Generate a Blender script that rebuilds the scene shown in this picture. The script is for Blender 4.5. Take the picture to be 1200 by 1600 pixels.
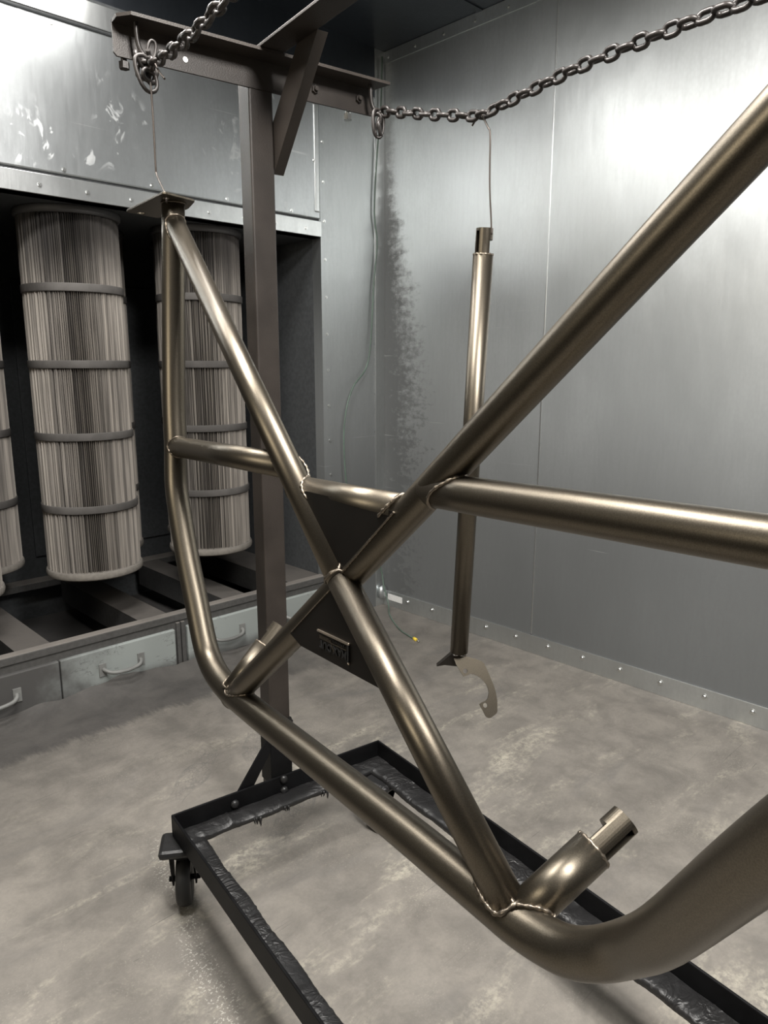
import bpy, bmesh, math, random
from mathutils import Vector as V, Matrix
for o in list(bpy.data.objects): bpy.data.objects.remove(o)
S = bpy.context.scene; C = S.collection
PI = math.pi
rnd = random.Random(7)

# ------------------------------------------------------------ camera, world, lights, exposure
cd = bpy.data.cameras.new('camera'); cam = bpy.data.objects.new('camera', cd); C.objects.link(cam)
cd.sensor_fit = 'VERTICAL'; cd.sensor_height = 36; cd.lens = 1139/1600*36; cd.clip_start = .02
TH, AZ = math.radians(11.51), math.radians(45.7)
F = V((math.cos(AZ)*math.cos(TH), math.sin(AZ)*math.cos(TH), -math.sin(TH)))
R = V((math.sin(AZ), -math.cos(AZ), 0)); U = R.cross(F)
cam.matrix_world = Matrix(((R.x, U.x, -F.x, 0), (R.y, U.y, -F.y, 0), (R.z, U.z, -F.z, 1.25), (0, 0, 0, 1)))
S.camera = cam
w = bpy.data.worlds.new('world'); S.world = w; w.use_nodes = True
w.node_tree.nodes['Background'].inputs[0].default_value = (.5, .55, .6, 1)
w.node_tree.nodes['Background'].inputs[1].default_value = .05

def area(name, loc, sx, sy, power, col, rot=(0, 0, 0)):
    l = bpy.data.lights.new(name, 'AREA'); l.shape = 'RECTANGLE'; l.size = sx; l.size_y = sy; l.energy = power; l.color = col
    o = bpy.data.objects.new(name, l); C.objects.link(o); o.location = loc; o.rotation_euler = rot
    return o
COOL = (1, .97, .93)
LAMPS = [   # centre, length x, length y, power, colour, rotation
    ((.80, 2.17, 2.608), 1.0, .30, 19, COOL, (0, 0, 0)),
    ((.50, 1.15, 2.608), 1.0, .40, 50, COOL, (0, 0, 0)),
    ((.62, -.55, 2.608), .50, 1.2, 128, COOL, (0, 0, 0)),
    ((-2.158, .95, 1.90), .34, 1.2, 17, (1, .90, .72), (0, -math.pi/2, 0))]
for p, sx, sy, w_, c, rot in LAMPS: area('lamp', p, sx, sy, w_, c, rot)
S.view_settings.view_transform = 'Standard'; S.view_settings.look = 'None'
S.view_settings.gamma = 1; S.view_settings.use_curve_mapping = False
S.view_settings.exposure = 0.32

# ------------------------------------------------------------ material helpers
class NT:
    def __init__(s, name):
        s.m = bpy.data.materials.new(name); s.m.use_nodes = True
        s.t = s.m.node_tree; s.b = s.t.nodes['Principled BSDF']
        s.geo = s.t.nodes.new('ShaderNodeNewGeometry'); s.tc = s.t.nodes.new('ShaderNodeTexCoord')
    def put(s, sock, v):
        if v is None: return
        if hasattr(v, 'is_output'): s.t.links.new(v, sock)
        elif isinstance(v, (tuple, list)):
            sock.default_value = tuple(v) + ((1,) if len(sock.default_value) == 4 and len(v) == 3 else ())
        else: sock.default_value = v
    def math(s, op, a, b=None, c=None, clamp=False):
        n = s.t.nodes.new('ShaderNodeMath'); n.operation = op; n.use_clamp = clamp
        for i, v in enumerate((a, b, c)): s.put(n.inputs[i], v)
        return n.outputs[0]
    def pos(s): return s.geo.outputs['Position']
    def obj(s): return s.tc.outputs['Object']
    def map(s, vec, loc=(0, 0, 0), rot=(0, 0, 0), sc=(1, 1, 1)):
        n = s.t.nodes.new('ShaderNodeMapping'); s.put(n.inputs[0], vec)
        n.inputs[1].default_value = loc; n.inputs[2].default_value = rot; n.inputs[3].default_value = sc
        return n.outputs[0]
    def noise(s, vec, scale, detail=4, rough=.55, dist=0):
        n = s.t.nodes.new('ShaderNodeTexNoise'); s.put(n.inputs['Vector'], vec); n.inputs['Scale'].default_value = scale
        n.inputs['Detail'].default_value = detail; n.inputs['Roughness'].default_value = rough; n.inputs['Distortion'].default_value = dist
        return n.outputs[0]
    def voro(s, vec, scale, feat='F1'):
        n = s.t.nodes.new('ShaderNodeTexVoronoi'); n.feature = feat; s.put(n.inputs['Vector'], vec); n.inputs['Scale'].default_value = scale
        return n.outputs[0]
    def sep(s, vec):
        n = s.t.nodes.new('ShaderNodeSeparateXYZ'); s.put(n.inputs[0], vec); return n.outputs
    def comb(s, x, y, z):
        n = s.t.nodes.new('ShaderNodeCombineXYZ')
        for i, v in enumerate((x, y, z)): s.put(n.inputs[i], v)
        return n.outputs[0]
    def step(s, v, a, b, lo=0, hi=1):
        n = s.t.nodes.new('ShaderNodeMapRange'); n.interpolation_type = 'SMOOTHSTEP'; s.put(n.inputs[0], v)
        for i, q in enumerate((a, b, lo, hi)): s.put(n.inputs[i+1], q)
        return n.outputs[0]
    def mix(s, f, a, b):
        n = s.t.nodes.new('ShaderNodeMix'); n.data_type = 'RGBA'
        s.put(n.inputs[0], f); s.put(n.inputs[6], a); s.put(n.inputs[7], b); return n.outputs[2]
    def bump(s, h, strength=.3, dist=.002):
        n = s.t.nodes.new('ShaderNodeBump'); n.inputs['Strength'].default_value = strength; n.inputs['Distance'].default_value = dist
        s.put(n.inputs['Height'], h); s.put(s.b.inputs['Normal'], n.outputs[0])
    def set(s, col=None, rough=None, metal=None, spec=None):
        for k, v in (('Base Color', col), ('Roughness', rough), ('Metallic', metal), ('Specular IOR Level', spec)): s.put(s.b.inputs[k], v)
        return s.m

def scratch(n, vec, rot, sc, lo, hi):
    """thin long marks: very stretched noise, thresholded"""
    v = n.noise(n.map(vec, rot=rot, sc=sc), 1, 2, .5, .25)
    return n.step(v, lo, hi)

def galv_mat(name, wall=None, base=(.60, .63, .64), rough=.34):
    n = NT(name); p = n.pos()
    big = n.noise(n.map(p, sc=(1, 1, .45)), 2.2, 3)
    fine = n.noise(n.map(p, sc=(60, 60, 9)), 1, 3, .6)
    spang = n.voro(n.map(p, sc=(1, 1, .7)), 90)
    col = n.mix(n.step(big, .3, .7), tuple(c*.86 for c in base), tuple(c*1.06 for c in base))
    col = n.mix(n.step(fine, .35, .75, 0, .16), col, tuple(c*.62 for c in base))
    col = n.mix(n.math('MULTIPLY', spang, .35), col, tuple(c*.8 for c in base))
    rg = n.math('ADD', n.math('MULTIPLY', big, .12), rough-.05)
    rg = n.math('ADD', rg, n.math('MULTIPLY', fine, .08)); metal = .93
    if wall == 'left':
        m1 = n.math('MULTIPLY', scratch(n, p, (0, .5, 0), (1.1, 1, 75), .70, .74), n.step(n.noise(p, 2.5, 1), .48, .6))
        sm = n.math('MULTIPLY', n.step(n.noise(n.map(p, sc=(1.1, 1, .8)), 16, 3, .6, 1.2), .565, .66), n.step(n.noise(p, 3.3, 1), .46, .6))
        col = n.mix(n.math('MULTIPLY', n.math('MAXIMUM', m1, sm), .45), col, (.80, .81, .80))
        rg = n.math('ADD', rg, n.math('MULTIPLY', sm, .15))
    if wall in ('right', 'column'):
        x, y, z = n.sep(p)
        # powder soot gathered in the corner, feathering away from it, heavier low down
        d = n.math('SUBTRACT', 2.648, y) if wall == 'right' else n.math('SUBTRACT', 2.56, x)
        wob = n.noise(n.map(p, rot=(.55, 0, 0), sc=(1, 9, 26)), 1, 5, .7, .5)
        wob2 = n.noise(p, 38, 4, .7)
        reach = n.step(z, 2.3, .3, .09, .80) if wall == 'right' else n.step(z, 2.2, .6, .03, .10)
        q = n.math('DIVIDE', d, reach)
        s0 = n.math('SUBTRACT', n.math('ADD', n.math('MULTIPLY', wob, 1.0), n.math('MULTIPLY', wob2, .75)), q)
        soot_tone = n.step(s0, .05, .75)
        soot_tone = n.math('MULTIPLY', soot_tone, n.step(z, 2.45, 1.7, .35, .92))
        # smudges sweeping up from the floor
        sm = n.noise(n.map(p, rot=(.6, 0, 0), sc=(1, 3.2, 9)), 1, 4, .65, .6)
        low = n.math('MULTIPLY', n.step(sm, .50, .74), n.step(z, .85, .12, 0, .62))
        lower_tone = n.step(z, 1.75, .5, 0, .86)  # smooth darkening of the wall from mid height down to the floor
        soot_tone = n.math('MAXIMUM', soot_tone, n.math('MAXIMUM', low, lower_tone))
        light = n.math('MULTIPLY', scratch(n, p, (.12, 0, 0), (1, 1.3, 150), .715, .75), n.step(n.noise(p, 1.7, 1), .5, .6))
        col = n.mix(soot_tone, col, (.078, .081, .081))
        col = n.mix(n.math('MULTIPLY', light, .4), col, (.75, .77, .76))
        metal = n.math('SUBTRACT', .93, n.math('MULTIPLY', soot_tone, .75)); rg = n.math('ADD', rg, n.math('MULTIPLY', soot_tone, .28))
    n.bump(n.math('ADD', n.math('MULTIPLY', fine, .5), n.math('MULTIPLY', n.noise(n.map(p, sc=(1, 1, .6)), 7, 2), 5)), .22, .0016)
    return n.set(col, rg, metal)

def paint(name, col, rough=.5, metal=0, grain=250, gb=.15, var=.25, spec=.5):
    n = NT(name); p = n.obj()
    a = n.noise(p, 9, 4); g = n.noise(p, grain, 2)
    c = n.mix(n.step(a, .3, .7), tuple(q*(1-var) for q in col), tuple(q*(1+var) for q in col))
    n.bump(g, gb, .0008)
    return n.set(c, n.math('ADD', rough-.05, n.math('MULTIPLY', a, .1)), metal, spec)

def dusty(name, base, dust, amt=.8, rough=.75, metal=0.):
    """dust settles where the surface faces up"""
    n = NT(name); p = n.pos(); nz = n.sep(n.geo.outputs['Normal'])[2]
    a = n.noise(p, 7, 5, .65); b = n.noise(p, 60, 3)
    f = n.math('MULTIPLY', n.step(nz, .2, .9), amt)
    f = n.math('MULTIPLY', f, n.step(a, .25, .6, .6, 1))
    c = n.mix(n.step(b, .3, .7), tuple(q*.8 for q in base), base)
    n.bump(n.math('ADD', a, b), .25, .003)
    return n.set(n.mix(f, c, dust), rough, metal, .3)

def floor_mat():
    n = NT('dusty_floor'); p = n.pos(); x, y, z = n.sep(p)
    a = n.noise(p, 1.6, 5, .6, .6); b = n.noise(p, 7.5, 6, .68, .3); g = n.noise(p, 120, 3, .6)
    c = n.mix(n.step(b, .28, .72), (.145, .134, .119), (.235, .216, .190))
    # worn pale patches, streaked along x
    st = n.noise(n.map(p, rot=(0, 0, .42), sc=(1.3, 3.8, 1)), 1.5, 6, .7, .5)
    spk = n.noise(p, 46, 4, .75)
    pale = n.math('MULTIPLY', n.step(st, .50, .70), n.step(spk, .36, .62))
    pale = n.math('MULTIPLY', pale, n.step(y, 2.25, 1.6, .1, 1))
    c = n.mix(n.math('MULTIPLY', pale, .85), c, (.44, .41, .335))
    fine = n.math('MULTIPLY', n.step(n.noise(p, 210, 2, .7), .56, .68), n.step(n.noise(p, 3.1, 4, .7), .45, .7, 0, .5))
    c = n.mix(fine, c, (.42, .395, .33))
    # dark smears
    sm = n.step(n.noise(n.map(p, rot=(0, 0, -.3), sc=(1, 2.2, 1)), 1.9, 4, .6, .8), .54, .74, 0, .5)
    c = n.mix(sm, c, (.125, .12, .115))
    # scuffs
    for i, (rt, sc, lo) in enumerate(((.5, (4.5, 130, 1), .69), (-.7, (5, 150, 1), .70), (1.5, (4, 140, 1), .70))):
        s = n.math('MULTIPLY', scratch(n, n.map(p, loc=(i*3.1, i, 0)), (0, 0, rt), sc, lo, lo+.04), n.step(n.noise(n.map(p, loc=(i*5, 0, 0)), 2.3, 1), .5, .6))
        c = n.mix(n.math('MULTIPLY', s, .5), c, (.075, .07, .068))
    # speckled line of spilled powder left of the rack
    ax, ay, bx, by = .76, 1.60, .58, .95
    L = math.hypot(bx-ax, by-ay); nx, ny = -(by-ay)/L, (bx-ax)/L
    dl = n.math('ADD', n.math('MULTIPLY', n.math('SUBTRACT', x, ax), nx), n.math('MULTIPLY', n.math('SUBTRACT', y, ay), ny))
    dl = n.math('ABSOLUTE', n.math('ADD', dl, n.math('MULTIPLY', n.math('SUBTRACT', n.noise(p, 6, 2), .5), .08)))
    ln = n.math('MULTIPLY', n.step(dl, .05, .0), n.step(n.noise(p, 150, 3, .7), .55, .62))
    ln = n.math('MULTIPLY', ln, n.step(y, 1.72, 1.6))
    c = n.mix(n.math('MULTIPLY', ln, .6), c, (.62, .60, .54))
    # shoe prints
    for cx, cy, an, ln_, wd in ((1.01, 1.875, .62, .145, .05), (1.235, 1.87, 1.0, .135, .05), (1.12, 1.51, .5, .13, .05)):
        q = n.map(p, loc=(-cx, -cy, 0)); q = n.map(q, rot=(0, 0, -an)); u, v, _ = n.sep(q)
        wv = n.math('ADD', wd*.72, n.math('MULTIPLY', n.math('COSINE', n.math('MULTIPLY', u, 26)), wd*.22))
        m = n.math('MULTIPLY', n.step(n.math('ABSOLUTE', u), ln_, ln_-.012), n.step(n.math('DIVIDE', n.math('ABSOLUTE', v), wv), 1.06, .96))
        rim = n.math('MULTIPLY', n.step(n.math('DIVIDE', n.math('ABSOLUTE', v), wv), .78, .94), m)
        ed = n.step(n.voro(n.map(q, sc=(1, 1.6, 1)), 62, 'DISTANCE_TO_EDGE'), .13, .04)
        pat = n.math('MULTIPLY', n.math('MAXIMUM', n.math('MULTIPLY', ed, m), rim), n.step(n.noise(p, 22, 2), .35, .6, .1, .5))
        c = n.mix(pat, c, (.10, .097, .093))
    # drift of dark powder in front of the filter wall, ragged edge, thinning to the right
    edge = n.math('ADD', n.math('MULTIPLY', n.math('SUBTRACT', n.noise(n.map(p, sc=(7, 1.2, 1)), 3, 5, .75), .5), .16), 2.33)
    edge = n.math('ADD', edge, n.math('MULTIPLY', n.step(x, 1.1, 2.2), -.16))
    df = n.math('MULTIPLY', n.step(n.math('SUBTRACT', y, edge), -.03, .05), n.step(x, 2.5, 1.3, .25, .85))
    df = n.math('MAXIMUM', df, n.step(n.math('SUBTRACT', y, edge), -.55, .1, 0, .35))
    c = n.mix(df, c, n.mix(n.step(b, .3, .7), (.040, .0385, .038), (.062, .059, .057)))
    c = n.mix(n.step(g, .3, .7, 0, .14), c, (.09, .085, .08))
    n.bump(n.math('ADD', n.math('MULTIPLY', b, 1), n.math('MULTIPLY', g, .35)), .3, .004)
    return n.set(c, n.math('ADD', .58, n.math('MULTIPLY', b, .16)), 0, .38)

def bronze_mat():
    n = NT('bronze_powder_coat'); p = n.obj()
    sp = n.noise(p, 900, 2, .7); a = n.noise(p, 5, 2)
    c = n.mix(n.step(sp, .32, .70), (.114, .099, .077), (.154, .134, .105))
    n.bump(sp, .10, .0004)
    return n.set(c, n.math('ADD', .345, n.math('MULTIPLY', a, .05)), .95)

def filter_mat():
    n = NT('pleated_filter_paper'); p = n.obj(); x, y, z = n.sep(p)
    ang = n.math('ARCTAN2', y, x)
    st = n.noise(n.comb(n.math('MULTIPLY', ang, 9), 0, n.math('MULTIPLY', z, .55)), 1, 4, .7)
    s2 = n.noise(n.comb(n.math('MULTIPLY', ang, 45), 0, n.math('MULTIPLY', z, .9)), 1, 3, .7)
    big = n.noise(n.map(p, sc=(1, 1, .5)), 5, 3)
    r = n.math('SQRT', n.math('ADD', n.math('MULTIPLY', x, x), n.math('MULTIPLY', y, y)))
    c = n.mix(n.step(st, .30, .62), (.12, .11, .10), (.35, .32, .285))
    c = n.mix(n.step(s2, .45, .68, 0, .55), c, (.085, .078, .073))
    c = n.mix(n.step(r, .172, .158, 0, .9), c, (.03, .027, .026))  # shade between the folds painted in: pleat valleys darker
    c = n.mix(n.step(n.math('ADD', z, n.math('MULTIPLY', big, .35)), 1.12, 1.55, 0, .85), c, (.035, .033, .033))  # shade under the recess ceiling painted over the filter's upper part
    return n.set(c, .85, 0, .15)

def wrap_mat():
    n = NT('wrinkled_black_wrap'); p = n.obj()
    a = n.noise(n.map(p, sc=(1, 1.6, 1)), 15, 2, .5, 2.0); b = n.noise(p, 70, 3, .6, 1.2); c = n.noise(p, 8, 2)
    ridge = n.math('SUBTRACT', 1, n.math('MULTIPLY', n.math('ABSOLUTE', n.math('SUBTRACT', a, .5)), 3.2), clamp=True)
    n.bump(n.math('ADD', n.math('MULTIPLY', ridge, n.step(c, .35, .65)), n.math('MULTIPLY', b, .2)), .7, .006)
    return n.set(n.mix(c, (.010, .010, .0105), (.018, .0175, .0175)), n.math('ADD', .30, n.math('MULTIPLY', b, .2)), 0, .45)

M = {}
M['surround'] = paint('unseen_dark_surround', (.014, .0145, .0155), .7, 0, 250, .15, .25, .2)  # unseen surround, kept near black so the tubes reflect darkness
M['galv'] = galv_mat('galvanised_sheet')
M['galv_left'] = galv_mat('galvanised_fascia', 'left', (.54, .565, .575), .29)
M['base'] = galv_mat('galvanised_baseboard', None, (.62, .64, .64), .36)
M['galv_right'] = galv_mat('galvanised_wall', 'right', (.58, .605, .61), .35)
M['galv_col'] = galv_mat('galvanised_column', 'column', (.52, .545, .55))
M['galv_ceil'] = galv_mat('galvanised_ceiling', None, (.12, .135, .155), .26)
M['strip'] = galv_mat('galvanised_strip', None, (.66, .68, .68), .26)
M['screw'] = paint('zinc_screw', (.70, .71, .70), .28, 1, 100, .05, .05)
M['floor'] = floor_mat()
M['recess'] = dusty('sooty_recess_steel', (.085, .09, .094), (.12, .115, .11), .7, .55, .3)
M['pit'] = dusty('dust_filled_pit', (.05, .05, .05), (.065, .062, .06), .9)
M['rim'] = dusty('dusty_rim_steel', (.085, .083, .08), (.20, .183, .166), .95, .7)
M['handle'] = paint('dusty_handle', (.17, .172, .165), .5)
M['bar'] = dusty('dusty_pit_bar', (.05, .049, .048), (.105, .096, .088), .95, .75)
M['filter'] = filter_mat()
M['band'] = paint('filter_band', (.085, .08, .076), .75, 0, 200, .1, .2, .2)
M['cap'] = dusty('filter_end_cap', (.19, .175, .155), (.13, .12, .11), .5)
M['cap_dark'] = paint('filter_top_ring', (.07, .068, .068), .6)
M['bronze'] = bronze_mat()
M['plate'] = paint('bronze_darkened_copy', (.050, .045, .040), .40, .9, 900, .08, .08)  # bronze coat copied darker, for the dark recess the plates mirror
M['weld'] = paint('weld_bead', (.20, .17, .135), .38, .9, 300, .2, .2)
M['logo'] = paint('recessed_logo_black', (.012, .012, .012), .5)
M['edge'] = paint('light_caught_edge', (.50, .43, .35), .35, .8)  # pale colour stands for light caught along the logo frame
M['post'] = paint('textured_brown_coat', (.032, .026, .022), .44, .1, 420, .5, .2)
M['black'] = paint('black_rack_paint', (.0065, .0065, .007), .42, 0, 260, .2, .3, .08)
M['crust'] = wrap_mat()
M['rubber'] = paint('caster_rubber', (.014, .014, .014), .6, 0, 120, .3, .3)
M['chain'] = paint('powdered_chain_steel', (.032, .028, .026), .38, .3, 200, .2, .25)
M['wire'] = paint('hanging_wire_steel', (.07, .058, .05), .4, .5)
M['cable'] = paint('ground_wire_sheath', (.09, .13, .105), .5)
M['yellow'] = paint('yellow_terminal', (.75, .55, .06), .45)
M['white'] = paint('white_lamp_housing', (.7, .7, .7), .5)

def drawer_mat():
    n = NT('drawer_face_paint'); p = n.pos(); x, y, z = n.sep(p)
    a = n.noise(p, 6, 4, .6)
    # powder dusting, thick at the left end and along the foot of the drawers
    f = n.math('MAXIMUM', n.step(n.math('ADD', x, n.math('MULTIPLY', a, .5)), 1.42, 1.12), n.step(n.math('ADD', z, n.math('MULTIPLY', a, .06)), .10, .05, 0, .75))
    cr = n.math('MULTIPLY', n.step(n.math('ABSOLUTE', n.math('SUBTRACT', n.noise(n.map(p, sc=(1, 1, 2.2)), 6, 4, .7, .4), .5)), .012, .002), n.step(n.noise(p, 4, 1), .5, .6))
    c = n.mix(f, (.29, .315, .305), (.075, .073, .071)); c = n.mix(n.math('MULTIPLY', cr, .6), c, (.1, .1, .1))
    n.bump(a, .2, .004)
    return n.set(c, .55, 0, .4)
M['drawer'] = drawer_mat()
def sticker_mat():
    n = NT('white_sticker'); x, y, z = n.sep(n.pos())
    ln = n.math('MULTIPLY', n.step(n.math('SINE', n.math('MULTIPLY', z, 1100)), .2, .6), n.step(n.noise(n.comb(0, n.math('MULTIPLY', y, 300), n.math('MULTIPLY', z, 170)), 1, 2), .45, .55))
    return n.set(n.mix(n.math('MULTIPLY', ln, .5), (.78, .78, .76), (.25, .25, .25)), .5)
M['sticker'] = sticker_mat()

# ------------------------------------------------------------ mesh helpers
class MB:
    def __init__(s): s.v = []; s.f = []; s.sm = []
    def add(s, vs, fs, smooth=False):
        k = len(s.v); s.v += [V(v) for v in vs]; s.f += [[i+k for i in f] for f in fs]; s.sm += [smooth]*len(fs); return s
    def box(s, lo, hi, T=None):
        (a, b, c), (d, e, f) = lo, hi
        vs = [V((x, y, z)) for z in (c, f) for y in (b, e) for x in (a, d)]
        if T: vs = [T(v) for v in vs]
        return s.add(vs, [(0, 2, 3, 1), (4, 5, 7, 6), (0, 1, 5, 4), (2, 6, 7, 3), (0, 4, 6, 2), (1, 3, 7, 5)])
    def prism(s, poly, d, smooth=False):
        """poly: 3D points of one face, d: extrusion vector"""
        n = len(poly); d = V(d); vs = [V(p) for p in poly] + [V(p)+d for p in poly]
        s.add(vs, [list(range(n))[::-1], list(range(n, 2*n))])
        return s.add(vs, [(i, (i+1) % n, n+(i+1) % n, n+i) for i in range(n)], smooth)
    def tube(s, pts, r, seg=12, cap=True, closed=False, smooth=True):
        pts = [V(p) for p in pts]; n = len(pts); rs = r if isinstance(r, list) else [r]*n
        tg = []
        for i in range(n):
            a = pts[(i-1) % n] if closed or i else pts[i]; b = pts[(i+1) % n] if closed or i < n-1 else pts[i]
            tg.append((b-a).normalized())
        up = V((0, 0, 1)) if abs(tg[0].z) < .9 else V((1, 0, 0))
        nx = (up - tg[0]*up.dot(tg[0])).normalized(); vs = []
        for i in range(n):
            nx = (nx - tg[i]*nx.dot(tg[i])).normalized(); ny = tg[i].cross(nx)
            vs += [pts[i] + (nx*math.cos(2*PI*k/seg) + ny*math.sin(2*PI*k/seg))*rs[i] for k in range(seg)]
        m = n if closed else n-1
        fs = [(i*seg+k, i*seg+(k+1) % seg, ((i+1) % n)*seg+(k+1) % seg, ((i+1) % n)*seg+k) for i in range(m) for k in range(seg)]
        base = len(s.v); s.add(vs, fs, smooth)
        if cap and not closed:
            s.f += [[base+k for k in range(seg)][::-1], [base+(n-1)*seg+k for k in range(seg)]]; s.sm += [False, False]
        return s
    def ball(s, c, r, seg=8, rings=5, sc=(1, 1, 1)):
        vs = [V((0, 0, -1))] + [V((math.cos(2*PI*k/seg)*math.sin(PI*j/rings), math.sin(2*PI*k/seg)*math.sin(PI*j/rings), -math.cos(PI*j/rings))) for j in range(1, rings) for k in range(seg)] + [V((0, 0, 1))]
        fs = [(0, 1+(k+1) % seg, 1+k) for k in range(seg)]
        for j in range(rings-2): fs += [(1+j*seg+k, 1+j*seg+(k+1) % seg, 1+(j+1)*seg+(k+1) % seg, 1+(j+1)*seg+k) for k in range(seg)]
        e = len(vs)-1; fs += [(e, e-seg+k, e-seg+(k+1) % seg) for k in range(seg)]
        return s.add([V(c)+V((v.x*sc[0], v.y*sc[1], v.z*sc[2]))*r for v in vs], fs, True)
    def mesh(s, name, T=None):
        me = bpy.data.meshes.new(name); vs = [T @ v for v in s.v] if T else s.v
        me.from_pydata([tuple(v) for v in vs], [], s.f)
        bm = bmesh.new(); bm.from_mesh(me); bmesh.ops.recalc_face_normals(bm, faces=bm.faces); bm.to_mesh(me); bm.free()
        me.polygons.foreach_set('use_smooth', s.sm); me.update(); return me
    def build(s, name, mat, parent=None, bevel=0, world=False, kind=None):
        """world=True: vertices are in world space and are brought into the parent's frame"""
        T = None
        if parent and world: T = ROOT[parent.name].inverted()
        o = bpy.data.objects.new(name, s.mesh(name, T)); C.objects.link(o); o.data.materials.append(mat)
        if parent: o.parent = parent; ROOT[o.name] = ROOT[parent.name]
        else: ROOT[o.name] = Matrix()
        if bevel:
            b = o.modifiers.new('bevel', 'BEVEL'); b.width = bevel; b.segments = 2; b.limit_method = 'ANGLE'; b.angle_limit = math.radians(40)
        if kind: o['kind'] = kind
        return o
ROOT = {}
def thing(name, label, cat, loc=(0, 0, 0), rz=0, group=None):
    o = bpy.data.objects.new(name, None); C.objects.link(o); o.location = loc; o.rotation_euler = (0, 0, rz); o.empty_display_size = .05
    o['label'] = label; o['category'] = cat
    if group: o['group'] = group
    ROOT[o.name] = Matrix.Translation(loc) @ Matrix.Rotation(rz, 4, 'Z'); return o
def tag(o, label, cat, group=None):
    o['label'] = label; o['category'] = cat
    if group: o['group'] = group
    return o
def copy_part(src, parent, M4, name=None):
    c = src.copy(); C.objects.link(c); c.parent = parent; c.matrix_local = M4
    if name: c.name = name
    ROOT[c.name] = ROOT.get(parent.name, Matrix()); return c
def frame_from(x, z):
    """rotation matrix with local x along x and local z near z"""
    x = V(x).normalized(); z = V(z); z = (z - x*x.dot(z)).normalized(); y = z.cross(x)
    return Matrix(((x.x, y.x, z.x), (x.y, y.y, z.y), (x.z, y.z, z.z))).to_4x4()
def smooth_path(pts, n=8):
    """Catmull-Rom through the points"""
    P = [V(p) for p in pts]; P = [P[0]*2-P[1]] + P + [P[-1]*2-P[-2]]; out = []
    for i in range(1, len(P)-2):
        a, b, c, d = P[i-1:i+3]
        for k in range(n):
            t = k/n; out.append(.5*((2*b) + (c-a)*t + (2*a-5*b+4*c-d)*t*t + (3*b-a-3*c+d)*t**3))
    out.append(P[-2]); return out

# ------------------------------------------------------------ room
X0, X1, Y0, Y1, ZC = -2.2, 2.584, -2.3, 2.648, 2.65
fl = MB().box((X0-.1, Y0-.1, -.1), (X1+.1, Y1+1.15, 0)).build('floor', M['floor'], kind='structure')
for nm, a, b in (('floor_dark_sheet', (X0, Y0, 0), (-.62, Y1-.2, .004)), ('floor_dark_sheet', (-.62, Y0, 0), (X1-.06, -1.35, .004))):  # unseen dark sheets added to darken what the tubes reflect
    MB().box(a, b).build(nm, M['surround'], kind='structure')
ce = MB().box((X0-.1, Y0-.1, ZC), (X1+.1, Y1+.1, ZC+.08)).build('ceiling', M['galv_ceil'], kind='structure')
for y in (2.1, .95, -.2):   # lapped seams of the ceiling sheets
    MB().box((X0, y-.028, ZC-.004), (X1, y+.002, ZC)).build('seam_lap', M['galv_ceil'], ce)
wb = MB().box((X0-.1, Y0-.1, 0), (X1+.1, Y0, ZC)).build('wall_near', M['surround'], kind='structure')
wo = MB().box((X0-.1, Y0, 0), (X0, Y1, ZC)).build('wall_far_left', M['surround'], kind='structure')

# right wall: backing and separate sheets with a folded seam
wr = MB().box((X1+.002, Y0-.1, 0), (X1+.1, Y1+.1, ZC)).build('wall_right', M['galv_right'], kind='structure')
ys = [Y1, 1.72, .50, -.72, Y0]
for a, b in zip(ys[1:], ys[:-1]):
    MB().box((X1, a+.0015, .02), (X1+.003, b-.0015, ZC-.01)).build('wall_sheet', M['galv_right'], wr, .0008)
for y in ys[1:4]:
    MB().box((X1-.003, y-.0045, .085), (X1+.003, y+.0015, 2.595)).build('seam_fold', M['strip'], wr, .001)
MB().box((X1-.004, Y0, 2.597), (X1, Y1, 2.649)).build('top_flange', M['galv'], wr, .001)
# screws: hexagon heads on a washer, local +z points out of the wall
def screw_mesh(r, h, dome=False):
    m = MB()
    m.tube([(0, 0, 0), (0, 0, .0015)], r*1.35, 10, smooth=False)
    if dome: m.tube([(0, 0, .0012), (0, 0, h*.55), (0, 0, h*.9), (0, 0, h)], [r, r*.92, r*.55, r*.1], 10)
    else: m.tube([(0, 0, .0012), (0, 0, h)], [r, r*.9], 6, smooth=False)
    return m
def screws(parent, pts, out, r=.0065, h=.005, name='screw', mat=None, dome=False):
    T0 = frame_from(V((0, 0, 1)) if abs(V(out).z) < .5 else V((1, 0, 0)), out); first = None
    for p in pts:
        if first is None:
            first = screw_mesh(r, h, dome).build(name, mat or M['screw'], parent); first.matrix_local = ROOT[parent.name].inverted() @ Matrix.Translation(p) @ T0
        else: copy_part(first, parent, ROOT[parent.name].inverted() @ Matrix.Translation(p) @ T0, name)
screws(wr, [(X1-.004, 2.648-.168*i-.03, 2.621) for i in range(14)], (-1, 0, 0), .006)
br = MB().box((X1-.006, Y0, .0), (X1, Y1, .082)).build('baseboard_right', M['base'], kind='structure', bevel=.0015)
screws(br, [(X1-.006, 2.638-.168*i, .052) for i in range(15)], (-1, 0, 0), .0085, .007, 'bolt', None, True)
st = MB().box((X1-.0072, 2.508, .034), (X1-.006, 2.612, .066)).build('sticker', M['sticker'], br)
st['label'] = 'small white printed sticker on the baseboard'

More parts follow.
